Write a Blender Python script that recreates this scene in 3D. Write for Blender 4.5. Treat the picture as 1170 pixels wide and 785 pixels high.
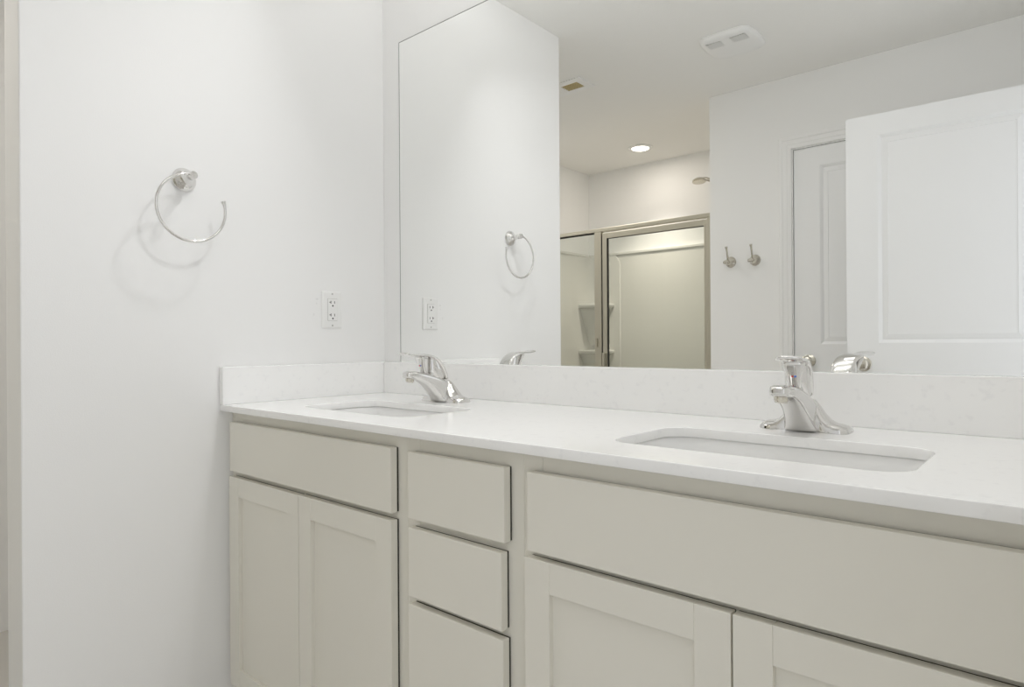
import bpy, bmesh, math, random
from mathutils import Vector, Matrix
PI = math.pi
sc = bpy.context.scene
COL = sc.collection
random.seed(4)
for _o in list(bpy.data.objects):
    bpy.data.objects.remove(_o)

# ------------------------------------------------------------------ camera
Z0 = 0.893                       # height of the worktop above the floor
def Z(z): return z + Z0
def V(x, y, z): return Vector((x, y, z + Z0))

YAW, ROLL = math.radians(40.948), -0.0064
cam_d = bpy.data.cameras.new('camera')
cam = bpy.data.objects.new('camera', cam_d); COL.objects.link(cam)
cam_d.sensor_width = 36.0
cam_d.lens = 36.0 * 735.4255 / 1170.0
cam_d.shift_y = -1.35 / 1170.0
cam_d.clip_start = 0.01
_f = Vector((-math.sin(YAW), math.cos(YAW), 0)); _r = Vector((math.cos(YAW), math.sin(YAW), 0)); _u = Vector((0, 0, 1))
_t = -ROLL
_r2 = _r*math.cos(_t) - _u*math.sin(_t); _u2 = _u*math.cos(_t) + _r*math.sin(_t)
_m = Matrix((_r2, _u2, -_f)).transposed().to_4x4()
_m.translation = V(1.72425, -1.34256, 0.16177)
cam.matrix_world = _m
sc.camera = cam

# ------------------------------------------------------------------ light and exposure
sc.view_settings.view_transform = 'Standard'
sc.view_settings.look = 'None'
sc.view_settings.gamma = 1.0
sc.view_settings.use_curve_mapping = False
sc.view_settings.exposure = -0.29
sc.cycles.use_denoising = True
sc.cycles.max_bounces = 32
sc.cycles.diffuse_bounces = 24
sc.cycles.glossy_bounces = 8
sc.cycles.transparent_max_bounces = 16
sc.cycles.sample_clamp_indirect = 6.0

w = bpy.data.worlds.new('doorway_fill'); sc.world = w; w.use_nodes = True  # added ambient fill coming in through the doorway
w.node_tree.nodes['Background'].inputs[0].default_value = (0.95, 0.97, 1.0, 1)
w.node_tree.nodes['Background'].inputs[1].default_value = 1.5

def point(name, loc, power, radius, color):
    l = bpy.data.lights.new(name, 'POINT'); l.energy = power; l.shadow_soft_size = radius; l.color = color
    o = bpy.data.objects.new(name, l); COL.objects.link(o); o.location = loc
    return o
def area(name, loc, aim, sx, sy, power, color):
    l = bpy.data.lights.new(name, 'AREA'); l.shape = 'RECTANGLE'; l.size = sx; l.size_y = sy; l.energy = power; l.color = color
    o = bpy.data.objects.new(name, l); COL.objects.link(o); o.location = loc
    o.rotation_euler = (Vector(aim) - Vector(loc)).to_track_quat('-Z', 'Y').to_euler()
    return o
VAN = (0.985, 0.985, 0.99)
# vanity light over the mirror: two bulbs, with an added fill aimed upward
point('vanity_bulb', V(0.40, -0.25, 1.42), 0.40, 0.03, VAN)
point('vanity_bulb', V(0.92, -0.36, 1.42), 0.70, 0.03, VAN)
for _p, _q, _w, _s in ((V(0.40, -0.25, 1.49), V(0.40, -1.05, 0.49), 1.5, 95), (V(0.95, -0.37, 1.49), V(0.55, -0.68, 0.49), 1.0, 80), (V(1.40, -0.27, 1.35), V(1.36, -0.33, 0.0), 1.1, 120)):     # light out of the open shades; the third is added to brighten the right counter
    area('vanity_shade_and_fill', _p, _q, 0.035, 0.035, _w, VAN).data.spread = math.radians(_s)
area('ceiling_fill', V(0.90, -0.25, 1.33), V(0.90, -0.45, 2.0), 1.3, 0.15, 3.0, VAN)  # added unseen area that lifts the ceiling brightness
# added fill areas under the ceiling: one over the room, one near the nook
area('room_fill', V(1.05, -0.95, 1.515), V(1.05, -0.95, 0.0), 0.5, 0.5, 1.7, VAN)
area('nook_fill', V(-0.74, -1.50, 1.515), V(-0.74, -1.50, 0.0), 0.3, 0.3, 8.0, (1.0, 0.96, 0.90))

# ------------------------------------------------------------------ materials
def lin(c):
    def f(v):
        v /= 255.0
        return v/12.92 if v <= 0.04045 else ((v+0.055)/1.055)**2.4
    return (f(c[0]), f(c[1]), f(c[2]), 1)
def mat(name, col, rough=0.5, metal=0.0, spec=0.5, bump=0, bscale=200, coat=0.0):
    m = bpy.data.materials.new(name); m.use_nodes = True
    nt = m.node_tree; b = nt.nodes['Principled BSDF']
    b.inputs['Base Color'].default_value = (*col[:3], 1)
    b.inputs['Roughness'].default_value = rough
    b.inputs['Metallic'].default_value = metal
    b.inputs['Specular IOR Level'].default_value = spec
    b.inputs['Coat Weight'].default_value = coat
    if bump:
        tc = nt.nodes.new('ShaderNodeTexCoord')
        n = nt.nodes.new('ShaderNodeTexNoise'); n.inputs['Scale'].default_value = bscale; n.inputs['Detail'].default_value = 3
        bp = nt.nodes.new('ShaderNodeBump'); bp.inputs['Strength'].default_value = bump; bp.inputs['Distance'].default_value = 0.002
        nt.links.new(tc.outputs['Object'], n.inputs['Vector'])
        nt.links.new(n.outputs['Fac'], bp.inputs['Height']); nt.links.new(bp.outputs['Normal'], b.inputs['Normal'])
    return m
M_wall = mat('white_wall_paint', (0.876, 0.876, 0.872), 0.75, spec=0.25, bump=0.10, bscale=350)
M_ceil = mat('ceiling_paint', (0.89, 0.885, 0.865), 0.85, spec=0.15, bump=0.35, bscale=160)
M_floor = mat('floor_vinyl', (0.60, 0.58, 0.55), 0.45, bump=0.1, bscale=40)
M_trim = mat('white_trim_paint', (0.88, 0.88, 0.875), 0.35, spec=0.4)
M_door = mat('white_door_paint', (0.88, 0.885, 0.89), 0.38, spec=0.4)
M_cab = mat('greige_cabinet_paint', (0.785, 0.765, 0.695), 0.38, spec=0.4)
M_cabin = mat('cabinet_inside', (0.45, 0.40, 0.30), 0.6)
M_chrome = mat('polished_chrome', (0.76, 0.75, 0.735), 0.05, metal=1.0)
M_nickel = mat('brushed_nickel', (0.64, 0.61, 0.54), 0.17, metal=1.0)
M_frame = mat('satin_nickel_frame', (0.60, 0.57, 0.48), 0.38, metal=1.0)
M_gasket = mat('dark_gasket', (0.03, 0.028, 0.025), 0.6)
M_porc = mat('white_porcelain', (0.87, 0.87, 0.865), 0.08, spec=0.6)
M_acr = mat('white_acrylic', (0.72, 0.715, 0.685), 0.22, spec=0.5)
M_tray = mat('white_tray', (0.88, 0.875, 0.86), 0.3)
M_plast = mat('white_plastic', (0.86, 0.86, 0.85), 0.35)
M_slot = mat('dark_slot', (0.03, 0.03, 0.03), 0.6)
M_grey = mat('grey_slot', (0.52, 0.52, 0.50), 0.6)
M_vent = mat('fan_slot', (0.48, 0.48, 0.46), 0.6)
M_gap_shade = mat('dark_gap_shade', (0.035, 0.032, 0.022), 0.7)
M_duct = mat('tan_duct', (0.46, 0.37, 0.17), 0.7)
M_louv = mat('tan_louver', (0.66, 0.58, 0.36), 0.6)
M_red = mat('red_dot', (0.75, 0.05, 0.05), 0.3)
M_blue = mat('blue_dot', (0.05, 0.16, 0.65), 0.3)

# wall paint with three small scuffs beside the outlet
def wall_scuffs(m):
    nt = m.node_tree; b = nt.nodes['Principled BSDF']
    g = nt.nodes.new('ShaderNodeNewGeometry')
    prev = None
    for (y, z, ry, rz, s) in ((-0.2556, 0.2968, 0.0050, 0.0030, 0.12), (-0.2572, 0.2832, 0.0030, 0.0030, 0.08), (-0.267, 0.2495, 0.0030, 0.0045, 0.09)):
        sub = nt.nodes.new('ShaderNodeVectorMath'); sub.operation = 'SUBTRACT'; sub.inputs[1].default_value = (0, y, z + Z0)
        nt.links.new(g.outputs['Position'], sub.inputs[0])
        mul = nt.nodes.new('ShaderNodeVectorMath'); mul.operation = 'MULTIPLY'; mul.inputs[1].default_value = (60.0, 1/ry, 1/rz)
        nt.links.new(sub.outputs[0], mul.inputs[0])
        ln = nt.nodes.new('ShaderNodeVectorMath'); ln.operation = 'LENGTH'; nt.links.new(mul.outputs[0], ln.inputs[0])
        mr = nt.nodes.new('ShaderNodeMapRange'); mr.inputs[1].default_value = 0.4; mr.inputs[2].default_value = 1.3
        mr.inputs[3].default_value = 1 - s; mr.inputs[4].default_value = 1.0
        nt.links.new(ln.outputs['Value'], mr.inputs[0])
        if prev is None: prev = mr
        else:
            mm = nt.nodes.new('ShaderNodeMath'); mm.operation = 'MULTIPLY'
            nt.links.new(prev.outputs[0], mm.inputs[0]); nt.links.new(mr.outputs[0], mm.inputs[1]); prev = mm
    mix = nt.nodes.new('ShaderNodeVectorMath'); mix.operation = 'SCALE'
    mix.inputs[0].default_value = b.inputs['Base Color'].default_value[:3]
    nt.links.new(prev.outputs[0], mix.inputs['Scale']); nt.links.new(mix.outputs[0], b.inputs['Base Color'])
M_wall_left = mat('white_wall_paint_scuffed', (0.876, 0.876, 0.872), 0.75, spec=0.25, bump=0.10, bscale=350)
wall_scuffs(M_wall_left)

def quartz():
    m = mat('white_quartz', (0.93, 0.93, 0.925), 0.14, spec=0.5); nt = m.node_tree; b = nt.nodes['Principled BSDF']
    tc = nt.nodes.new('ShaderNodeTexCoord')
    n = nt.nodes.new('ShaderNodeTexNoise'); n.inputs['Scale'].default_value = 70; n.inputs['Detail'].default_value = 4
    r = nt.nodes.new('ShaderNodeValToRGB'); r.color_ramp.elements[0].position = 0.30; r.color_ramp.elements[0].color = (0.89, 0.89, 0.89, 1)
    r.color_ramp.elements[1].position = 0.42; r.color_ramp.elements[1].color = (0.93, 0.93, 0.925, 1)
    nt.links.new(tc.outputs['Object'], n.inputs['Vector']); nt.links.new(n.outputs['Fac'], r.inputs[0]); nt.links.new(r.outputs[0], b.inputs['Base Color'])
    return m
M_quartz = quartz()

def thin_glass():
    m = bpy.data.materials.new('thin_clear_glass'); m.use_nodes = True; nt = m.node_tree; nt.nodes.clear()
    out = nt.nodes.new('ShaderNodeOutputMaterial'); mix = nt.nodes.new('ShaderNodeMixShader')
    tr = nt.nodes.new('ShaderNodeBsdfTransparent'); tr.inputs[0].default_value = (0.93, 0.945, 0.925, 1)
    gl = nt.nodes.new('ShaderNodeBsdfGlossy'); gl.inputs['Roughness'].default_value = 0.0
    fr = nt.nodes.new('ShaderNodeFresnel'); fr.inputs[0].default_value = 1.45
    nt.links.new(fr.outputs[0], mix.inputs[0]); nt.links.new(tr.outputs[0], mix.inputs[1]); nt.links.new(gl.outputs[0], mix.inputs[2])
    nt.links.new(mix.outputs[0], out.inputs[0])
    return m
M_glass = thin_glass()
M_silver = mat('mirror_silver', (0.955, 0.96, 0.95), 0.0, metal=1.0)
M_medge = mat('mirror_edge', (0.27, 0.28, 0.26), 0.3)
def emit(name, col, s):
    m = bpy.data.materials.new(name); m.use_nodes = True; nt = m.node_tree
    b = nt.nodes['Principled BSDF']; b.inputs['Base Color'].default_value = (0.9, 0.9, 0.9, 1)
    b.inputs['Emission Color'].default_value = (*col, 1); b.inputs['Emission Strength'].default_value = s
    return m
M_lamp = emit('lit_lens', (1.0, 0.93, 0.82), 14.0)

# ------------------------------------------------------------------ mesh helpers
ROOT = {}
def box(bm, x0, x1, y0, y1, z0, z1, mi=0):
    vs = [bm.verts.new((x, y, z)) for z in (z0, z1) for y in (y0, y1) for x in (x0, x1)]
    for q in ((0, 2, 3, 1), (4, 5, 7, 6), (0, 1, 5, 4), (1, 3, 7, 5), (3, 2, 6, 7), (2, 0, 4, 6)):
        f = bm.faces.new([vs[i] for i in q]); f.material_index = mi
    return vs
def loft(bm, rings, cap=True, closed=True):
    R = [[bm.verts.new(p) for p in r] for r in rings]
    n = len(R[0])
    for a, b in zip(R[:-1], R[1:]):
        for i in range(n if closed else n-1):
            j = (i+1) % n
            bm.faces.new((a[i], a[j], b[j], b[i]))
    if cap:
        bm.faces.new(list(reversed(R[0]))); bm.faces.new(R[-1])
    return R
def frames(pts):
    pts = [Vector(p) for p in pts]; T = []
    for i in range(len(pts)):
        a = pts[max(i-1, 0)]; b = pts[min(i+1, len(pts)-1)]; T.append((b-a).normalized())
    up = Vector((0, 0, 1)) if abs(T[0].z) < 0.9 else Vector((0, 1, 0))
    N = (up - T[0]*up.dot(T[0])).normalized(); out = []
    for t in T:
        N = (N - t*N.dot(t)).normalized(); out.append((t, N, t.cross(N)))
    return pts, out
def tube(bm, pts, r, n=14):
    pts, fr = frames(pts)
    rs = r if isinstance(r, (list, tuple)) else [r]*len(pts)
    rings = [[p + (N*math.cos(2*PI*k/n) + B*math.sin(2*PI*k/n))*rr for k in range(n)] for p, (t, N, B), rr in zip(pts, fr, rs)]
    loft(bm, rings)
def lathe(bm, prof, origin, axis, n=32):
    """prof: list of (distance along axis, radius)"""
    a = Vector(axis).normalized(); up = Vector((0, 0, 1)) if abs(a.z) < 0.9 else Vector((1, 0, 0))
    N = (up - a*up.dot(a)).normalized(); B = a.cross(N); o = Vector(origin)
    rings = [[o + a*d + (N*math.cos(2*PI*k/n) + B*math.sin(2*PI*k/n))*max(r, 1e-4) for k in range(n)] for d, r in prof]
    loft(bm, rings)
def rrect(x0, x1, y0, y1, r, n=6):
    pts = []
    for cx, cy, a0 in ((x1-r, y0+r, -PI/2), (x1-r, y1-r, 0), (x0+r, y1-r, PI/2), (x0+r, y0+r, PI)):
        for k in range(n+1):
            a = a0 + PI/2*k/n; pts.append((cx + r*math.cos(a), cy + r*math.sin(a)))
    return pts
def obj(name, bm, m, parent=None, smooth=False, bevel=0.0, seg=2, sub=0, local=False, ang=35):
    bmesh.ops.recalc_face_normals(bm, faces=bm.faces[:])
    if parent is not None and not local:
        bmesh.ops.translate(bm, verts=bm.verts[:], vec=-ROOT[parent.name])
    me = bpy.data.meshes.new(name); bm.to_mesh(me); bm.free()
    for mm in (m if isinstance(m, (list, tuple)) else [m]): me.materials.append(mm)
    o = bpy.data.objects.new(name, me); COL.objects.link(o)
    if parent is not None:
        o.parent = parent; ROOT[o.name] = ROOT[parent.name]
    else: ROOT[o.name] = Vector((0, 0, 0))
    if smooth:
        for p in me.polygons: p.use_smooth = True
        if sub == 0:
            me.set_sharp_from_angle(angle=math.radians(ang))
    if bevel:
        b = o.modifiers.new('bevel', 'BEVEL'); b.width = bevel; b.segments = seg; b.limit_method = 'ANGLE'; b.angle_limit = math.radians(40)
    if sub:
        s = o.modifiers.new('sub', 'SUBSURF'); s.levels = sub; s.render_levels = sub
    return o
def tag(o, label, cat, group=None):
    o['label'] = label; o['category'] = cat
    if group: o['group'] = group
    return o
def thing(name, label, cat, loc, group=None):
    o = bpy.data.objects.new(name, None); COL.objects.link(o); o.location = loc; o.empty_display_size = 0.05
    ROOT[o.name] = Vector(loc)
    return tag(o, label, cat, group)
def struct(o):
    o['kind'] = 'structure'; return o
def copy_tree(o, parent=None):
    c = o.copy(); COL.objects.link(c)
    if parent is not None: c.parent = parent
    ROOT[c.name] = ROOT[o.name]
    for ch in [k for k in bpy.data.objects if k.parent == o]: copy_tree(ch, c)
    return c
def B(): return bmesh.new()

# ------------------------------------------------------------------ room shell
D = 2.1314; H = 1.5278; YW = 0.9863
XR = 1.785; XS = 0.1965; XL = -1.255; YB = 3.07
bm = B(); box(bm, XL-0.12, XR+0.12, -YB-0.12, 0.12, -0.06, 0.0); struct(obj('floor', bm, M_floor))
bm = B(); box(bm, XL-0.12, XR+0.12, -YB-0.12, 0.12, Z(H), Z(H)+0.08); struct(obj('ceiling', bm, M_ceil))
bm = B(); box(bm, XL-0.12, XR+0.12, 0.0, 0.12, 0.0, Z(H)); struct(obj('wall_back', bm, M_wall))
bm = B(); box(bm, -0.128, 0.0, -YW, 0.0, 0.0, Z(H)); struct(obj('wall_left', bm, M_wall_left, bevel=0.003))
bm = B(); box(bm, XL-0.12, XL, -YB-0.12, 0.0, 0.0, Z(H)); struct(obj('wall_nook', bm, M_wall))
bm = B(); box(bm, XL, XS+0.11, -YB-0.12, -YB, 0.0, Z(H)); struct(obj('wall_shower_back', bm, M_wall))
bm = B(); box(bm, XS, XS+0.11, -YB, -D-0.114, 0.0, Z(H)); struct(obj('wall_shower_right', bm, M_wall))
DX0, DX1, DZ = 0.6445, 1.4155, 1.1465
bm = B()
box(bm, XS, DX0, -D-0.114, -D, 0.0, Z(H)); box(bm, DX1, XR, -D-0.114, -D, 0.0, Z(H)); box(bm, DX0, DX1, -D-0.114, -D, Z(DZ), Z(H))
box(bm, DX0-0.1, DX1+0.1, -D-0.15, -D-0.116, 0.0, Z(DZ)+0.1)
struct(obj('wall_front', bm, M_wall))
bm = B()
box(bm, XR, XR+0.12, -1.05, 0.0, 0.0, Z(H)); box(bm, XR, XR+0.12, -D-0.114, -1.86, 0.0, Z(H)); box(bm, XR, XR+0.12, -1.86, -1.05, Z(1.15), Z(H))
struct(obj('wall_right', bm, M_wall))

# ------------------------------------------------------------------ doors
def casing(bm, x0, x1, zt, yface):
    """mitred casing around an opening in a wall facing +y"""
    prof = ((0.0, 0.0), (0.0, 0.010), (0.004, 0.012), (0.018, 0.013), (0.022, 0.015), (0.040, 0.0165), (0.046, 0.020), (0.056, 0.021), (0.061, 0.018), (0.062, 0.0))
    rings = []
    for (x, z, sx, sz) in ((x0, 0.0, -1, 0), (x0, zt, -1, 1), (x1, zt, 1, 1), (x1, 0.0, 1, 0)):
        rings.append([(x + sx*w_, yface + p, z + sz*w_) for w_, p in prof])
    loft(bm, rings)
bm = B(); casing(bm, DX0-0.005, DX1+0.005, Z(DZ)+0.005, -D); struct(obj('trim_1', bm, M_trim))

def door_leaf(bm, w_, h, t, panels, zoff):
    """leaf in local coords: x 0..w, y -t..0 (face towards +y), z 0..h; panels: list of (z0, z1)"""
    st = 0.124; cut = 0.010
    box(bm, 0, w_, -t+cut, -cut, 0, h)
    zs = [0.0]
    for a, b in panels: zs += [a, b]
    zs.append(h)
    for y0, y1 in ((-cut, 0.0), (-t, -t+cut)):
        box(bm, 0, st, y0, y1, 0, h); box(bm, w_-st, w_, y0, y1, 0, h)
        for k in range(0, len(zs), 2): box(bm, st, w_-st, y0, y1, zs[k], zs[k+1])
    for a, b in panels:
        for sgn, base in ((1, 0.0), (-1, -t)):
            rings = []
            for ins, dep in ((0.0, 0.0), (0.006, -0.003), (0.014, -0.008), (0.017, -0.008), (0.019, -0.0065), (0.038, -0.0025), (0.0385, -0.0045), (0.05, -0.0045)):
                y = base + sgn*dep
                rings.append([(st+ins, y, a+ins), (w_-st-ins, y, a+ins), (w_-st-ins, y, b-ins), (st+ins, y, b-ins)])
            R = loft(bm, rings, cap=False); bm.faces.new(R[-1])
def knob(bm, x, z, y0, s):
    """round door knob on a face at y0, pointing along s*y"""
    lathe(bm, [(0, 0.0), (0, 0.032), (0.004, 0.032), (0.007, 0.027), (0.010, 0.013), (0.030, 0.011), (0.034, 0.016), (0.040, 0.024), (0.050, 0.0275), (0.060, 0.0255), (0.066, 0.018), (0.068, 0.0)], (x, y0, z), (0, s, 0))
DW = 0.763
PAN = [(Z(-0.69), Z(-0.06)), (Z(0.1365), Z(1.040))]
closed = bpy.data.objects.new('door_1', None); COL.objects.link(closed); closed.location = (0.6485, -D-0.004, 0.006); ROOT['door_1'] = closed.location.copy()
tag(closed, 'closed white two panel door in the far wall, behind the open door', 'door'); struct(closed)
bm = B(); door_leaf(bm, DW, Z(1.1425)-0.006, 0.035, PAN, 0); obj('door_panel', bm, M_door, closed, local=True)
bm = B(); knob(bm, 0.070, Z(0.052), 0.0, 1); o = obj('door_knob', bm, M_nickel, closed, smooth=True, local=True); o['label'] = 'satin nickel knob'
bm = B()
for z in (0.25, 1.05, 1.85): box(bm, DW-0.001, DW+0.004, -0.02, 0.004, z-0.045, z+0.045)
obj('hinge', bm, M_nickel, closed, local=True)

opend = bpy.data.objects.new('door_2', None); COL.objects.link(opend)
opend.location = (0.9722, -1.8085, 0.012); opend.rotation_euler = (0, 0, -math.atan2(0.030, 0.76)); ROOT['door_2'] = opend.location.copy()
tag(opend, 'open white two panel door swung into the bathroom, in front of the closed door', 'door'); struct(opend)
bm = B(); door_leaf(bm, DW, Z(1.1425)-0.012, 0.035, PAN, 0); obj('door_panel', bm, M_door, opend, local=True)
for s, y in ((1, 0.0), (-1, -0.035)):
    bm = B(); knob(bm, 0.066, Z(0.045), y, s); o = obj('door_knob', bm, M_nickel, opend, smooth=True, local=True); o['label'] = 'satin nickel knob'
bm = B()
for z in (0.25, 1.05, 1.85): box(bm, DW-0.001, DW+0.004, -0.034, -0.002, z-0.045, z+0.045)
obj('hinge', bm, M_nickel, opend, local=True)

# ------------------------------------------------------------------ worktop, splashes, sinks
YF, TH, S = 0.554, 0.0176, 0.02
SINKS = ((0.2150, 0.6350), (1.1490, 1.5775))
SY0, SY1, SR = -0.4480, -0.2150, 0.045
XV = XR - 0.002
def worktop():
    cu = bpy.data.curves.new('worktop_outline', 'CURVE'); cu.dimensions = '2D'; cu.fill_mode = 'BOTH'
    def poly(pts):
        s = cu.splines.new('POLY'); s.points.add(len(pts)-1); s.use_cyclic_u = True
        for p, q in zip(s.points, pts): p.co = (q[0], q[1], 0, 1)
    poly([(0.001, -YF), (XV, -YF), (XV, -0.001), (0.001, -0.001)])
    for a, b in SINKS: poly(rrect(a, b, SY0, SY1, SR, 8))
    cu.extrude = TH/2
    t = bpy.data.objects.new('t', cu); COL.objects.link(t)
    bpy.context.view_layer.update()
    me = bpy.data.meshes.new_from_object(t.evaluated_get(bpy.context.evaluated_depsgraph_get()))
    bpy.data.objects.remove(t)
    b2 = B(); b2.from_mesh(me); bmesh.ops.remove_doubles(b2, verts=b2.verts[:], dist=1e-5)
    bmesh.ops.translate(b2, verts=b2.verts[:], vec=(0, 0, Z(-TH/2)))
    o = obj('countertop', b2, M_quartz, bevel=0.0018, seg=2)
    return tag(o, 'long white quartz countertop with two sink cutouts on the beige cabinets', 'countertop')
worktop()
bm = B(); box(bm, 0.001, XV, -S, -0.001, Z(0.0), Z(0.1003))
tag(obj('backsplash', bm, M_quartz, bevel=0.0015), 'long low white quartz backsplash under the mirror', 'backsplash')
bm = B(); box(bm, 0.001, S, -YF, -S-0.0005, Z(0.0), Z(0.1003))
tag(obj('side_splash', bm, M_quartz, bevel=0.0015), 'short white quartz side splash on the left wall', 'backsplash')

def make_sink(x0, x1):
    cx = (x0+x1)/2; cy = (SY0+SY1)/2; zt = -TH-0.0005
    t = thing('undermount_sink', 'white', 'sink', V(cx, cy, zt-0.15))
    bm = B(); rings = []
    def rr(g, z, r): return [(x, y, Z(z)) for x, y in rrect(x0-g, x1+g, SY0-g, SY1+g, r, 8)]
    rings.append(rr(0.030, zt-0.010, SR+0.025)); rings.append(rr(0.030, zt, SR+0.025)); rings.append(rr(0.006, zt, SR+0.004)); rings.append(rr(0.002, zt-0.003, SR))
    for g, dz, r in ((0.0, -0.015, SR), (-0.004, -0.05, SR), (-0.010, -0.10, SR), (-0.022, -0.128, SR), (-0.045, -0.140, SR), (-0.09, -0.146, 0.02)):
        rings.append(rr(g, zt+dz, r))
    R = loft(bm, rings, cap=False); bm.faces.new(R[-1])
    rings = [rr(0.030, zt-0.010, SR+0.025), rr(0.012, zt-0.02, SR+0.01), rr(0.004, zt-0.11, SR), rr(-0.03, zt-0.152, SR)]
    R = loft(bm, rings, cap=False); bm.faces.new(R[-1])
    obj('basin', bm, M_porc, t, smooth=True, ang=50)
    bm = B(); lathe(bm, [(-0.001, 0.0), (-0.001, 0.031), (0.002, 0.031), (0.003, 0.026), (0.001, 0.022), (0.001, 0.019), (0.006, 0.018), (0.007, 0.0)], V(cx, cy, zt-0.146), (0, 0, 1))
    obj('drain', bm, M_chrome, t, smooth=True)
    return t
s1 = make_sink(*SINKS[0]); s1['label'] = 'white undermount sink nearer the left wall, below the far faucet'; s1['group'] = 'undermount sinks in the white countertop'
s2 = make_sink(*SINKS[1]); s2['label'] = 'white undermount sink at the right, in front of the near faucet'; s2['group'] = 'undermount sinks in the white countertop'

# ------------------------------------------------------------------ vanity cabinets
ZB = -TH - 0.0008                # top of the boxes
ZBOT = -0.775                    # bottom of the face frames
FY0, FY1 = -0.5195, -0.502        # face frame
FR0, FR1 = -0.5405, -0.5240      # door and drawer fronts
def gap_shade(parent, x0, x1, z0, z1):  # dark sheet that paints the shade in the gap behind a front
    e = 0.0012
    bm = B(); box(bm, x0+e, x1-e, FR1+0.0001, FY0-0.0002, Z(z0+e), Z(z1-e)); obj('gap_shade_strip', bm, M_gap_shade, parent)
def slab(parent, name, x0, x1, z0, z1):
    bm = B(); box(bm, x0, x1, FR0, FR1, Z(z0), Z(z1)); o = obj(name, bm, M_cab, parent, bevel=0.0014)
    gap_shade(o, x0, x1, z0, z1); return o
def shaker(parent, x0, x1, z0, z1, sw=0.050, rw=0.050):
    bm = B()
    box(bm, x0, x0+sw, FR0, FR1, Z(z0), Z(z1)); box(bm, x1-sw, x1, FR0, FR1, Z(z0), Z(z1))
    box(bm, x0+sw+0.0001, x1-sw-0.0001, FR0+0.0002, FR1, Z(z1-rw), Z(z1)-0.0001); box(bm, x0+sw+0.0001, x1-sw-0.0001, FR0+0.0002, FR1, Z(z0)+0.0001, Z(z0+rw))
    d = obj('door', bm, M_cab, parent, bevel=0.0008)
    gap_shade(d, x0, x1, z0, z1)
    bm = B(); box(bm, x0+sw-0.004, x1-sw+0.004, FR0+0.010, FR1-0.001, Z(z0+rw-0.004), Z(z1-rw+0.004)); obj('panel', bm, M_cab, d)
    return d
def carcass(t, x0, x1, rails, stiles, drop):
    """box with sides, floor, back and toe kick, open at the top, and a face frame"""
    bm = B(); p = 0.016; zt = ZB
    box(bm, x0, x0+p, FY1, -0.004, 0.10, Z(zt)); box(bm, x1-p, x1, FY1, -0.004, 0.10, Z(zt))
    box(bm, x0+p, x1-p, FY1, -0.004, 0.10, 0.118); box(bm, x0+p, x1-p, -0.012, -0.004, 0.118, Z(zt))
    obj('cabinet_box', bm, M_cabin, t)
    bm = B(); box(bm, x0, x1, -0.45, -0.434, 0.001, 0.0995); box(bm, x0, x0+p, -0.434, -0.004, 0.001, 0.0995); box(bm, x1-p, x1, -0.434, -0.004, 0.001, 0.0995)
    obj('toe_kick', bm, M_cab, t)
    bm = B()
    for a, b in stiles: box(bm, a, b, FY0, FY1, Z(ZBOT), Z(zt))
    for a, b in rails: box(bm, stiles[0][1], stiles[-1][0], FY0+0.0003, FY1, Z(a), Z(b))
    obj('face_frame', bm, M_cab, t, bevel=0.0006)
GRP = 'beige cabinets under the countertop'
XA, XB, XC, XD = 0.0235, 0.7365, 1.0355, 1.762
# left sink base
c1 = thing('sink_base_cabinet', 'beige sink base cabinet with two doors, farthest left against the white wall', 'cabinet', V((XA+XB)/2, -0.26, -Z0), GRP)
carcass(c1, XA, XB-0.0004, [(-0.062, ZB), (-0.205, -0.162), (ZBOT, -0.735)], [(XA, 0.062), (0.700, XB-0.0004)], 0)
bm = B(); box(bm, 0.0008, XA-0.0015, FY0+0.002, FY1, Z(ZBOT), Z(ZB)); obj('filler_strip', bm, M_cab, c1)
slab(c1, 'false_drawer_front', 0.0285, 0.7085, -0.1755, -0.0455)
shaker(c1, 0.0245, 0.3665, -0.745, -0.1905); shaker(c1, 0.3690, 0.7085, -0.745, -0.1895)
# drawer base
c2 = thing('drawer_cabinet', 'narrow beige drawer cabinet with three plain fronts between the two sink cabinets', 'cabinet', V((XB+XC)/2, -0.26, -Z0), GRP)
carcass(c2, XB, XC-0.0004, [(-0.062, ZB), (-0.196, -0.166), (-0.342, -0.312), (ZBOT, -0.735)], [(XB, 0.774), (0.996, XC-0.0004)], 0)
def drawer(x0, x1, z0, z1):
    d = slab(c2, 'drawer', x0, x1, z0, z1)
    bm = B(); e = 0.03; b = 0.46
    box(bm, x0+e, x0+e+0.012, FY0, -0.08, Z(z0+0.022), Z(z1-0.022)); box(bm, x1-e-0.012, x1-e, FY0, -0.08, Z(z0+0.022), Z(z1-0.022))
    box(bm, x0+e+0.012, x1-e-0.012, FY0, -0.08, Z(z0+0.022), Z(z0+0.034)); box(bm, x0+e+0.012, x1-e-0.012, -0.092, -0.08, Z(z0+0.034), Z(z1-0.022))
    obj('drawer_box', bm, M_cabin, d)
drawer(0.7605, 1.0085, -0.1750, -0.0475); drawer(0.7605, 1.0010, -0.3245, -0.1925); drawer(0.7605, 1.0040, -0.745, -0.3385)
# right sink base
c3 = thing('sink_base_cabinet', 'wide beige sink base cabinet with long false front, nearest at lower right', 'cabinet', V((XC+XD)/2, -0.26, -Z0), GRP)
carcass(c3, XC, XD, [(-0.062, ZB), (-0.205, -0.162), (ZBOT, -0.735)], [(XC, 1.075), (1.725, XD)], 0)
bm = B(); box(bm, XD+0.0012, XR-0.002, FY0+0.002, FY1, Z(ZBOT), Z(ZB)); obj('filler_strip', bm, M_cab, c3)
slab(c3, 'false_drawer_front', 1.0580, 1.7450, -0.1755, -0.0480)
shaker(c3, 1.0520, 1.3945, -0.745, -0.1865); shaker(c3, 1.3972, 1.7420, -0.745, -0.1865)

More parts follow.
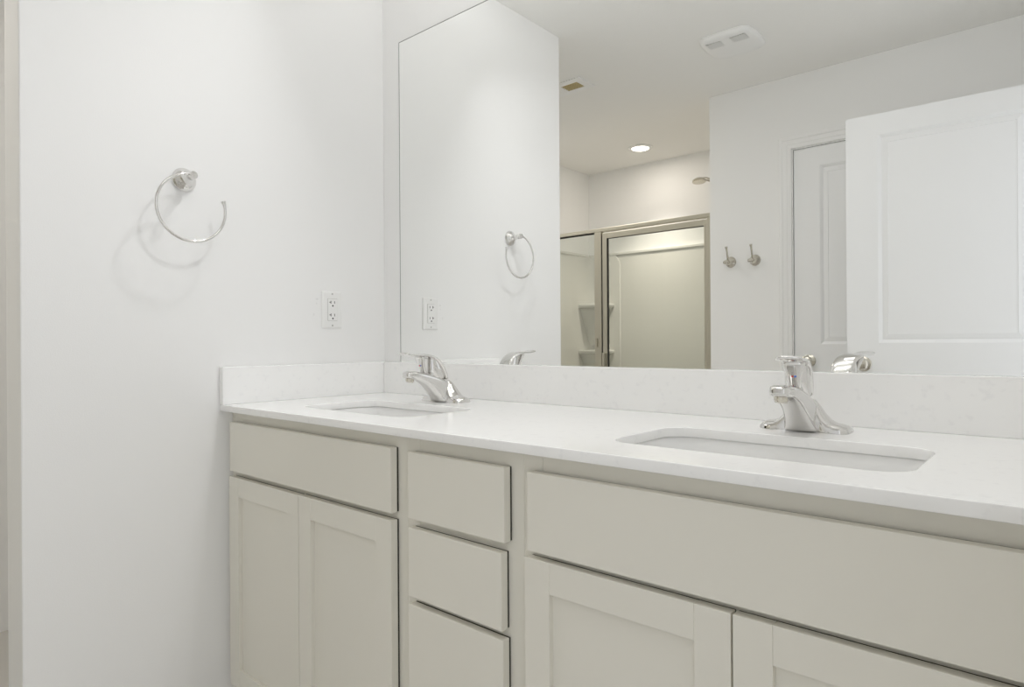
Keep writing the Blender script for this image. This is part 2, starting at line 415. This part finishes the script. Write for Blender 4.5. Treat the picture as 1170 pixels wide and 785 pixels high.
# ------------------------------------------------------------------ mirror
bm = B(); MX0, MX1, MZ0, MZ1 = 0.0836, 1.74, 0.1004, 1.1359
e = 0.003                                    # ground edge band on the sides and the top
box(bm, MX0, MX0+e, -0.0035, -0.0005, Z(MZ0), Z(MZ1), 1); box(bm, MX1-e, MX1, -0.0035, -0.0005, Z(MZ0), Z(MZ1), 1)
box(bm, MX0+e, MX1-e, -0.0035, -0.0005, Z(MZ1-e), Z(MZ1), 1); box(bm, MX0+e, MX1-e, -0.0035, -0.0005, Z(MZ0), Z(MZ1-e), 0)
tag(obj('mirror', bm, [M_silver, M_medge]), 'large frameless wall mirror above the backsplash', 'mirror')

# ------------------------------------------------------------------ faucets (local: x across, -y forward, z up)
def superring(P, Q, hw, n=20, e=2.6):
    """ring in the plane of x and the line P->Q (P,Q = (d,z)), half width hw"""
    cx = ((P[0]+Q[0])/2, (P[1]+Q[1])/2); h = ((Q[0]-P[0])/2, (Q[1]-P[1])/2); out = []
    for k in range(n):
        a = 2*PI*k/n; c, s = math.cos(a), math.sin(a)
        c = math.copysign(abs(c)**(2/e), c); s = math.copysign(abs(s)**(2/e), s)
        out.append((hw*c, -(cx[0]+h[0]*s), cx[1]+h[1]*s))
    return out
def make_faucet(loc):
    t = thing('faucet', 'chrome', 'faucet', loc)
    # deck plate with two sloping wings
    bm = B(); rings = []
    for x, hd, h in ((-0.0765, 0.010, 0.0030), (-0.0755, 0.018, 0.0075), (-0.0715, 0.024, 0.0118), (-0.063, 0.0275, 0.0145), (-0.052, 0.0285, 0.0162), (-0.042, 0.0285, 0.0215), (-0.033, 0.028, 0.0315), (-0.0255, 0.025, 0.0440), (-0.017, 0.020, 0.056), (0.0, 0.018, 0.060)):
        rings.append((x, hd, h))
    rings = rings + [(-x, a, b) for x, a, b in reversed(rings[:-1])]
    RR = []
    for x, hd, h in rings:
        r = [(x, hd, 0.0), (x, hd*0.99, h*0.30)]
        for k in range(1, 10):
            a = PI*k/10; r.append((x, hd*0.97*math.cos(a), h*(0.34+0.66*math.sin(a)**0.8)))
        r += [(x, -hd*0.99, h*0.30), (x, -hd, 0.0)]
        RR.append(r)
    loft(bm, RR); obj('deck_plate', bm, M_chrome, t, smooth=True, local=True, ang=60)
    # body and spout
    secs = [((0.0375, 0.0), (-0.026, 0.0), 0.0315), ((0.039, 0.004), (-0.026, 0.006), 0.0310), ((0.047, 0.014), (-0.021, 0.020), 0.0275), ((0.058, 0.025), (-0.008, 0.040), 0.0245),
            ((0.070, 0.036), (0.006, 0.058), 0.0225), ((0.083, 0.0465), (0.030, 0.068), 0.0215), ((0.096, 0.054), (0.060, 0.0765), 0.0210), ((0.108, 0.060), (0.088, 0.0825), 0.0208),
            ((0.120, 0.0640), (0.112, 0.0865), 0.0205), ((0.131, 0.0665), (0.127, 0.0880), 0.0195), ((0.1395, 0.0685), (0.1385, 0.0870), 0.0165), ((0.1440, 0.0705), (0.1440, 0.0845), 0.0125), ((0.1455, 0.0735), (0.1455, 0.0815), 0.0080)]
    bm = B(); loft(bm, [superring(P, Q, hw, 24, 3.4) for P, Q, hw in secs]); obj('spout', bm, M_chrome, t, smooth=True, local=True, sub=1)
    bm = B(); lathe(bm, [(-0.004, 0.0), (-0.004, 0.0112), (0.005, 0.0112), (0.0065, 0.0100), (0.0085, 0.0100), (0.0085, 0.0080), (0.004, 0.0)], (0, -0.128, 0.0668), (0, -0.22, -1))
    obj('aerator', bm, M_nickel, t, smooth=True, local=True)
    # lever: a broad strap that rises behind, arches over and runs forward to a flared tip
    path = [((0.004, 0.058), (0.016, 0.062), 0.0205), ((0.006, 0.066), (0.019, 0.068), 0.0222), ((0.0115, 0.080), (0.024, 0.079), 0.0232), ((0.020, 0.097), (0.031, 0.091), 0.0235), ((0.032, 0.113), (0.041, 0.103), 0.0235),
            ((0.047, 0.1245), (0.052, 0.1135), 0.0232), ((0.066, 0.1310), (0.067, 0.1205), 0.0230), ((0.086, 0.1330), (0.086, 0.1240), 0.0228), ((0.105, 0.1325), (0.105, 0.1255), 0.0225),
            ((0.124, 0.1320), (0.124, 0.1258), 0.0226), ((0.138, 0.1335), (0.139, 0.1272), 0.0228), ((0.149, 0.1365), (0.150, 0.1300), 0.0215), ((0.1550, 0.1375), (0.1555, 0.1325), 0.0165)]
    bm = B(); loft(bm, [superring(P, Q, hw, 20, 2.6) for P, Q, hw in path])
    dome = [(0.061, 0.012, 0.062, 0.0200), (0.070, 0.012, 0.066, 0.0215), (0.082, 0.016, 0.068, 0.0215), (0.094, 0.023, 0.069, 0.0210), (0.106, 0.031, 0.069, 0.0200), (0.116, 0.041, 0.069, 0.0185), (0.123, 0.052, 0.068, 0.015)]
    loft(bm, [superring((a_, z_), (b_, z_), hw, 20, 2.3) for z_, a_, b_, hw in dome])
    lv = obj('lever_handle', bm, M_chrome, t, smooth=True, local=True, sub=1)
    # front leg of the lever, with an oval hollow
    bm = B()
    loft(bm, [superring(P, Q, hw, 20, 2.6) for P, Q, hw in (((0.086, 0.0785), (0.070, 0.075), 0.0105), ((0.0885, 0.087), (0.076, 0.085), 0.0100), ((0.092, 0.098), (0.081, 0.097), 0.0110), ((0.096, 0.110), (0.086, 0.110), 0.0140), ((0.100, 0.120), (0.088, 0.1205), 0.0180), ((0.103, 0.1275), (0.088, 0.1285), 0.0205))])
    obj('lever_stem', bm, M_chrome, lv, smooth=True, local=True, sub=1)
    for s, m, nm in ((-1, M_red, 'red'), (1, M_blue, 'blue')):
        bm = B(); lathe(bm, [(0.0, 0.0), (0.0, 0.0022), (0.0010, 0.0020), (0.0014, 0.0)], (s*0.0022, -0.0925, 0.1010), (0, -1, 0.32), 16)
        o = obj('indicator_dot', bm, m, lv, smooth=True, local=True); o['label'] = nm + ' temperature dot'
    # lift rod behind the body
    bm = B(); tube(bm, [(0, 0.012, 0.02), (0, 0.012, 0.048)], 0.0022, 10)
    lathe(bm, [(0.0, 0.0), (0.0, 0.0035), (0.003, 0.0055), (0.008, 0.0050), (0.011, 0.0)], (0, 0.012, 0.047), (0, 0, 1), 16)
    obj('lift_rod', bm, M_chrome, t, smooth=True, local=True)
    return t
FG = 'single lever chrome faucets'
f1 = make_faucet(V(0.4150, -0.1150, 0.0002)); tag(f1, 'chrome single lever faucet farther away, behind the left sink near the corner', 'faucet', FG)
f2 = copy_tree(f1); f2.location = V(1.3610, -0.1150, 0.0002)
for _c in [k for k in bpy.data.objects if k.parent == f2 and k.name.startswith('lever_handle')]:     # this lever is turned a little to the right
    _c.matrix_local = Matrix.Translation((0, -0.040, 0)) @ Matrix.Rotation(math.radians(10), 4, 'Z') @ Matrix.Translation((0, 0.040, 0))
tag(f2, 'chrome single lever faucet nearer the camera, behind the right sink', 'faucet', FG)

# ------------------------------------------------------------------ towel ring
t = thing('towel_ring', 'open chrome towel ring with round wall rose on the left wall', 'towel ring', V(0, -0.6425, 0.5855))
bm = B(); lathe(bm, [(0.0005, 0.0), (0.0005, 0.0300), (0.003, 0.0305), (0.006, 0.0290), (0.009, 0.0265), (0.011, 0.0255), (0.0135, 0.0220), (0.020, 0.0165), (0.028, 0.0115), (0.036, 0.0085), (0.044, 0.0080), (0.046, 0.0)], (0, 0, 0), (1, 0, 0.03), 40)
obj('wall_rose', bm, M_chrome, t, smooth=True, local=True)
bm = B(); lathe(bm, [(0.0, 0.0), (0.0, 0.0080), (0.002, 0.0098), (0.008, 0.0098), (0.010, 0.0080), (0.0115, 0.0080), (0.013, 0.0102), (0.021, 0.0102), (0.023, 0.0090), (0.0235, 0.0)], (0.040, 0, 0.002), (1, 0, 0.03), 32)
obj('post_cap', bm, M_chrome, t, smooth=True, local=True)
RC = (0.0525, -0.0015, -0.0795); RR_ = 0.0845
pts = []
for k in range(61):
    a = math.radians(88 + (360-68)*k/60)
    pts.append((RC[0], RC[1]+RR_*math.cos(a), RC[2]+RR_*math.sin(a)))
bm = B(); rad = [0.0037]*61
rad[-1] = 0.0070; rad[-2] = 0.0050; rad[-3] = 0.0040
tube(bm, pts, rad, 16); rg = obj('ring', bm, M_chrome, t, smooth=True, local=True)

# ------------------------------------------------------------------ wall outlet
t = thing('wall_outlet', 'white rectangular double outlet on the left wall above the side splash', 'outlet', V(0, -0.206, 0.2657))
bm = B(); rings = []
for ins, x in ((0.0, 0.0004), (0.0, 0.0022), (0.0035, 0.0055), (0.006, 0.006)):
    rings.append([(x, y, z) for y, z in rrect(-0.0353+ins, 0.0353-ins, -0.0572+ins, 0.0572-ins, 0.003, 3)])
loft(bm, rings); obj('cover_plate', bm, M_plast, t, smooth=True, local=True)
bm = B(); loft(bm, [[(x, y, z) for y, z in rrect(-0.0173, 0.0173, -0.0343, 0.0343, 0.001, 2)] for x in (0.0060, 0.0062)]); obj('gap_line', bm, M_grey, t, local=True)
ins = None
bm = B(); loft(bm, [[(x, y, z) for y, z in rrect(-0.0163+i, 0.0163-i, -0.0333+i, 0.0333-i, 0.0015, 3)] for x, i in ((0.0060, 0), (0.0074, 0), (0.0080, 0.0006))])
ins = obj('receptacle', bm, M_plast, t, local=True)
for zc in (0.0195, -0.0195):
    for (y0_, y1_, za, zb) in ((-0.0078, -0.0055, -0.001, 0.0075), (0.0055, 0.0075, -0.0005, 0.007)):
        bm = B(); box(bm, 0.0079, 0.0083, y0_, y1_, zc+za, zc+zb)
        if y0_ < 0:
            box(bm, 0.0079, 0.0083, -0.0118, -0.0077, zc+0.0022, zc+0.0044)
        obj('socket_slot', bm, M_slot, ins, local=True)
    bm = B(); lathe(bm, [(0, 0), (0, 0.0027), (0.0004, 0.0027), (0.0004, 0)], (0.0079, 0, zc-0.0075), (1, 0, 0), 16); obj('ground_hole', bm, M_slot, ins, local=True)
for z in (0.0485, -0.0485):
    bm = B(); lathe(bm, [(0, 0), (0, 0.0030), (0.0008, 0.0026), (0.001, 0)], (0.0060, 0, z), (1, 0, 0), 16); obj('screw', bm, M_grey, t, smooth=True, local=True)

# ------------------------------------------------------------------ robe hooks on the far wall
def make_hook(x, z):
    t = thing('robe_hook', 'hook', 'robe hook', V(x, -D, z), 'robe hooks on the far wall')
    bm = B(); lathe(bm, [(0.0005, 0.0), (0.0005, 0.0295), (0.003, 0.030), (0.006, 0.0285), (0.009, 0.026), (0.013, 0.021), (0.020, 0.015), (0.028, 0.011), (0.034, 0.0095), (0.036, 0.0)], (0, 0, 0), (0, 1, 0), 36)
    obj('wall_rose', bm, M_nickel, t, smooth=True, local=True)
    bm = B(); tube(bm, [(0, 0.028, 0.0), (0, 0.040, 0.012), (0, 0.048, 0.032), (0, 0.055, 0.055), (0, 0.061, 0.072), (0, 0.063, 0.0775), (0, 0.0635, 0.079)], [0.0065, 0.0058, 0.0052, 0.0048, 0.0058, 0.0080, 0.0074], 14)
    obj('upper_prong', bm, M_nickel, t, smooth=True, local=True)
    bm = B(); tube(bm, [(0, 0.028, 0.0), (0, 0.042, -0.006), (0, 0.056, -0.012), (0, 0.066, -0.010), (0, 0.072, -0.006), (0, 0.0745, -0.003)], [0.0075, 0.0068, 0.0065, 0.0085, 0.0145, 0.0140], 14)
    obj('lower_prong', bm, M_nickel, t, smooth=True, local=True)
    return t
h1 = make_hook(0.315, 0.5945); h1['label'] = 'satin nickel robe hook nearer the shower, on the far wall'
h2 = copy_tree(h1); h2.location = V(0.4485, -D, 0.594); h2['label'] = 'satin nickel robe hook nearer the closed door, on the far wall'

# ------------------------------------------------------------------ ceiling fittings
# exhaust fan cover
t = thing('exhaust_fan', 'white square exhaust fan cover with two slotted grilles on the ceiling', 'exhaust fan', V(0.566, -1.545, H))
bm = B(); rings = []
def fanring(hx, hy, bow, z, n=10):
    pts = []
    c = [(-hx, -hy), (hx, -hy), (hx, hy), (-hx, hy)]; r = 0.022
    for k in range(4):
        a, b = Vector(c[k]), Vector(c[(k+1) % 4]); d = (b-a).normalized(); nrm = Vector((d.y, -d.x)); L = (b-a).length
        for i in range(n+1):
            s = r + (L-2*r)*i/n; q = (s/L-0.5)*2
            p = a + d*s + nrm*bow[k % 2]*(1-q*q); pts.append((p.x, p.y, z))
    return pts
for sx, z in ((0.0, -0.0005), (0.0, -0.010), (0.003, -0.016), (0.012, -0.021), (0.03, -0.0235), (0.06, -0.025)):
    rings.append(fanring(0.1095-sx, 0.1185-sx, (0.006, 0.014), z))
loft(bm, rings); obj('cover', bm, M_plast, t, smooth=True, local=True)
for a, b in ((-0.088, -0.020), (0.022, 0.090)):
    bm = B(); box(bm, a, b, 0.036, 0.090, -0.0252, -0.021); g = obj('grille', bm, M_vent, t, local=True)
    bm = B(); n = 11
    for k in range(n):
        x = a + (b-a)*(k+0.5)/n; box(bm, x-0.0017, x+0.0017, 0.036, 0.090, -0.0262, -0.0235)
    obj('grille_bars', bm, M_plast, g, local=True)
# supply register
t = thing('air_vent', 'white ceiling air register with tan louvred opening near the shower', 'vent', V(-0.325, -1.471, H))
X0, X1, Y0, Y1 = -0.150, 0.146, -0.077, 0.077
bm = B()
def ringbox(x0, x1, y0, y1, xa, xb, ya, yb, z0, z1):
    box(bm, x0, x1, y0, ya, z0, z1); box(bm, x0, x1, yb, y1, z0, z1); box(bm, x0, xa, ya, yb, z0, z1); box(bm, xb, x1, ya, yb, z0, z1)
ringbox(X0, X1, Y0, Y1, -0.108, 0.104, -0.040, 0.036, -0.007, -0.0005)
box(bm, -0.006, 0.001, -0.040, 0.036, -0.007, -0.0005)
obj('frame', bm, M_trim, t, local=True, bevel=0.002)
bm = B(); box(bm, -0.108, 0.104, -0.040, 0.036, -0.0012, -0.0004); obj('duct_opening', bm, M_duct, t, local=True)
for xa, xb, tilt, nm in ((0.001, 0.104, 0.0, 0), (-0.108, -0.006, 1.0, 1)):
    for k in range(5):
        y = -0.033 + 0.0162*k
        bm = B()
        if tilt == 0: vs = box(bm, xa, xb, y-0.0009, y+0.0009, -0.0065, -0.0015)
        else: vs = box(bm, xa, xb, y-0.0070, y+0.0070, -0.0050, -0.0038)
        obj('louver', bm, M_trim if tilt else M_louv, t, local=True)
# recessed light over the shower
t = thing('recessed_light', 'round lit recessed light in the ceiling over the shower', 'ceiling light', V(-0.560, -2.690, H))
bm = B(); lathe(bm, [(0.0005, 0.056), (0.0005, 0.086), (0.004, 0.086), (0.008, 0.078), (0.008, 0.060), (0.004, 0.056)], (0, 0, 0), (0, 0, -1), 48); obj('trim_ring', bm, M_plast, t, smooth=True, local=True)
bm = B(); lathe(bm, [(0.0008, 0.0), (0.0008, 0.0585), (0.0070, 0.0585), (0.0080, 0.05), (0.0085, 0.0)], (0, 0, 0), (0, 0, -1), 48); obj('lens', bm, M_lamp, t, smooth=True, local=True)
for pw, sp in ((5.6, 88), (2.4, 180)):      # the lamp's own light: a main beam and its wide spill
    la = area('shower_lamp', V(-0.560, -2.690, H-0.012), V(-0.560, -2.690, 0.0), 0.11, 0.11, pw, (1.0, 0.90, 0.79)); la.data.shape = 'DISK'; la.data.spread = math.radians(sp)

# ------------------------------------------------------------------ shower
t = thing('shower_surround', 'white acrylic shower wall surround with moulded corner shelves behind the glass', 'shower surround', V(-0.53, -2.70, -Z0))
TZ = 0.862; q = 0.030
bm = B()
box(bm, XL+0.001, XS-0.001, -YB+0.001, -YB+q, 0.0, Z(TZ))                      # back
box(bm, XL+0.001, XL+q, -YB+q+0.0002, -D-0.115, 0.0, Z(TZ)); box(bm, XS-q, XS-0.001, -YB+q+0.0002, -D-0.115, 0.0, Z(TZ))
obj('wall_panels', bm, M_acr, t, bevel=0.006, seg=3)
bm = B()                                                                        # rolled top ledge
box(bm, XL+q, XS-q, -YB+q, -YB+q+0.010, Z(TZ-0.020), Z(TZ)); box(bm, XL+q, XL+q+0.010, -YB+q+0.010, -D-0.115, Z(TZ-0.020), Z(TZ)); box(bm, XS-q-0.010, XS-q, -YB+q+0.010, -D-0.115, Z(TZ-0.020), Z(TZ))
obj('top_ledge', bm, M_acr, t, bevel=0.004, seg=3)
bm = B()                                                                        # tray and threshold
box(bm, XL+q, XS-q, -YB+q, -D-0.115, 0.0, 0.05); box(bm, XL+0.002, XS-0.002, -D-0.114, -D-0.005, 0.0, 0.10)
obj('shower_tray', bm, M_tray, t, bevel=0.01, seg=3)
# moulded corner column (a shallow raised panel beside the corner) and shelves
cx, cy = XL+q, -YB+q
bm = B(); loft(bm, [[(cx, cy, Z(z)), (cx+0.285-e, cy, Z(z)), (cx+0.279-e, cy+0.006, Z(z)), (cx+0.10, cy+0.008, Z(z)), (cx+0.05, cy+0.022, Z(z)), (cx+0.022, cy+0.05, Z(z)), (cx+0.008, cy+0.10, Z(z)), (cx, cy+0.24, Z(z))] for z, e in ((-0.84, 0), (0.78, 0.0), (0.835, 0.03), (0.842, 0.04))])
obj('corner_column', bm, M_acr, t, smooth=True, ang=30)
def qring(r, z, n=12, k=1.0):
    pts = [(cx, cy, Z(z))]
    for i in range(n+1):
        a = PI/2*i/n; e = 0.62
        pts.append((cx + r*1.30*math.cos(a)**e, cy + r*math.sin(a)**e, Z(z)))
    return pts
for zt in (0.462, 0.098, -0.27):
    bm = B(); loft(bm, [qring(r, z) for r, z in ((0.150, zt-0.036), (0.170, zt-0.032), (0.176, zt-0.020), (0.176, zt-0.008), (0.170, zt))]); sh = obj('corner_shelf', bm, M_acr, t, smooth=True, ang=50)
    bm = B(); loft(bm, [qring(r, z) for r, z in ((0.045, zt-0.330), (0.075, zt-0.25), (0.115, zt-0.13), (0.150, zt-0.036))]); obj('shelf_bracket', bm, M_acr, sh, smooth=True, ang=60)

t = thing('shower_enclosure', 'framed glass shower enclosure with satin nickel frame across the alcove', 'shower enclosure', V(-0.53, -D-0.02, -Z0))
y0, y1 = -D-0.040, -D-0.004
bm = B(); box(bm, XL+0.002, XS-0.002, y0, y1, Z(0.8615), Z(0.8850)); obj('header_rail', bm, M_frame, t, bevel=0.003)
bm = B(); box(bm, -0.5850, -0.5330, y0+0.004, y1-0.002, 0.135, Z(0.8613)); obj('center_post', bm, M_frame, t, bevel=0.003)
bm = B(); box(bm, XL+0.002, XL+0.030, y0+0.004, y1-0.004, 0.135, Z(0.8613)); obj('wall_jamb', bm, M_frame, t, bevel=0.002)
bm = B(); box(bm, XS-0.020, XS-0.002, y0+0.004, y1-0.001, 0.135, Z(0.8613)); obj('wall_jamb', bm, M_frame, t, bevel=0.002)
bm = B(); box(bm, XL+0.002, XS-0.002, y0, y1, 0.1005, 0.1345); obj('sill_rail', bm, M_frame, t, bevel=0.003)
ym = -D-0.022
bm = B(); box(bm, XL+0.028, -0.5840, ym-0.003, ym+0.003, 0.134, Z(0.8625)); fg = obj('fixed_glass', bm, M_glass, t)
bm = B(); box(bm, XL+0.030, -0.585, ym-0.005, ym+0.005, Z(0.8545), Z(0.8613)); box(bm, -0.5880, -0.5848, ym-0.005, ym+0.005, 0.135, Z(0.8545)); obj('glass_gasket', bm, M_gasket, fg)
dx0, dx1, dz0, dz1 = -0.5255, 0.1755, 0.150, Z(0.8520)
bm = B(); sw = 0.033; yd0, yd1 = y0+0.008, y1-0.004
box(bm, dx0, dx0+sw, yd0, yd1, dz0, dz1); box(bm, dx1-0.020, dx1, yd0, yd1, dz0, dz1)
box(bm, dx0+sw, dx1-0.020, yd0, yd1, dz1-0.035, dz1); box(bm, dx0+sw, dx1-0.020, yd0, yd1, dz0, dz0+0.035)
dr = obj('shower_door', bm, M_frame, t, bevel=0.002)
bm = B(); box(bm, dx0+sw-0.004, dx1-0.016, ym-0.003, ym+0.003, dz0+0.03, dz1-0.03); obj('glass_pane', bm, M_glass, dr)
bm = B(); g = 0.004
box(bm, dx0+sw, dx0+sw+g, ym-0.005, ym+0.008, dz0+0.035, dz1-0.035); box(bm, dx1-0.020-g/2, dx1-0.020, ym-0.005, ym+0.005, dz0+0.035, dz1-0.035); box(bm, dx0+sw+g, dx1-0.020-g, ym-0.005, ym+0.005, dz1-0.037, dz1-0.035)
obj('glass_gasket', bm, M_gasket, dr)
bm = B(); box(bm, -0.5320, -0.5265, y0+0.006, y1-0.014, 0.15, Z(0.852)); obj('door_seal', bm, M_gasket, t)
bm = B(); box(bm, dx0+0.010, dx0+0.028, yd1, yd1+0.028, Z(-0.02), Z(0.092)); obj('pull_handle', bm, M_frame, dr, bevel=0.004)
bm = B(); box(bm, -0.574, -0.562, y1-0.002, y1+0.010, Z(0.130), Z(0.185)); obj('door_catch', bm, M_frame, t, bevel=0.002)

# hand shower on the right wall of the alcove
t = thing('hand_shower', 'nickel hand shower held high inside the shower', 'shower head', V(-0.082, -2.600, 1.196))
ax = Vector((0.10, 0.10, -1)).normalized()
bm = B(); lathe(bm, [(-0.020, 0.0), (-0.020, 0.014), (-0.014, 0.030), (-0.004, 0.043), (0.004, 0.045), (0.007, 0.043), (0.008, 0.0)], (0, 0, 0), ax, 36); hd = obj('spray_head', bm, M_nickel, t, smooth=True, local=True)
bm = B()
for r, n in ((0.012, 6), (0.024, 12), (0.035, 18)):
    for k in range(n):
        a = 2*PI*k/n; lathe(bm, [(0, 0), (0, 0.0024), (0.003, 0.0018), (0.003, 0)], Vector((r*math.cos(a), r*math.sin(a), 0)) + ax*(0.0075 - (r*math.cos(a)*ax.x + r*math.sin(a)*ax.y)), ax, 8)
obj('nozzles', bm, M_frame, hd, local=True)
bm = B(); tube(bm, [(0.020, 0.0, 0.008), (0.045, 0, 0.006), (0.075, 0, -0.006), (0.110, 0, -0.030), (0.150, 0, -0.066), (0.190, 0, -0.105)], [0.011, 0.012, 0.0125, 0.0125, 0.0125, 0.0115], 16); obj('handle', bm, M_nickel, t, smooth=True, local=True)
bm = B(); tube(bm, [(0.165, 0, -0.080), (0.215, 0, -0.060), (0.262, 0, -0.050)], 0.012, 14); lathe(bm, [(0, 0), (0, 0.030), (0.004, 0.030), (0.012, 0.016), (0.012, 0)], (0.247, 0, -0.051), (-1, 0, 0), 28)
obj('wall_bracket', bm, M_nickel, t, smooth=True, local=True)
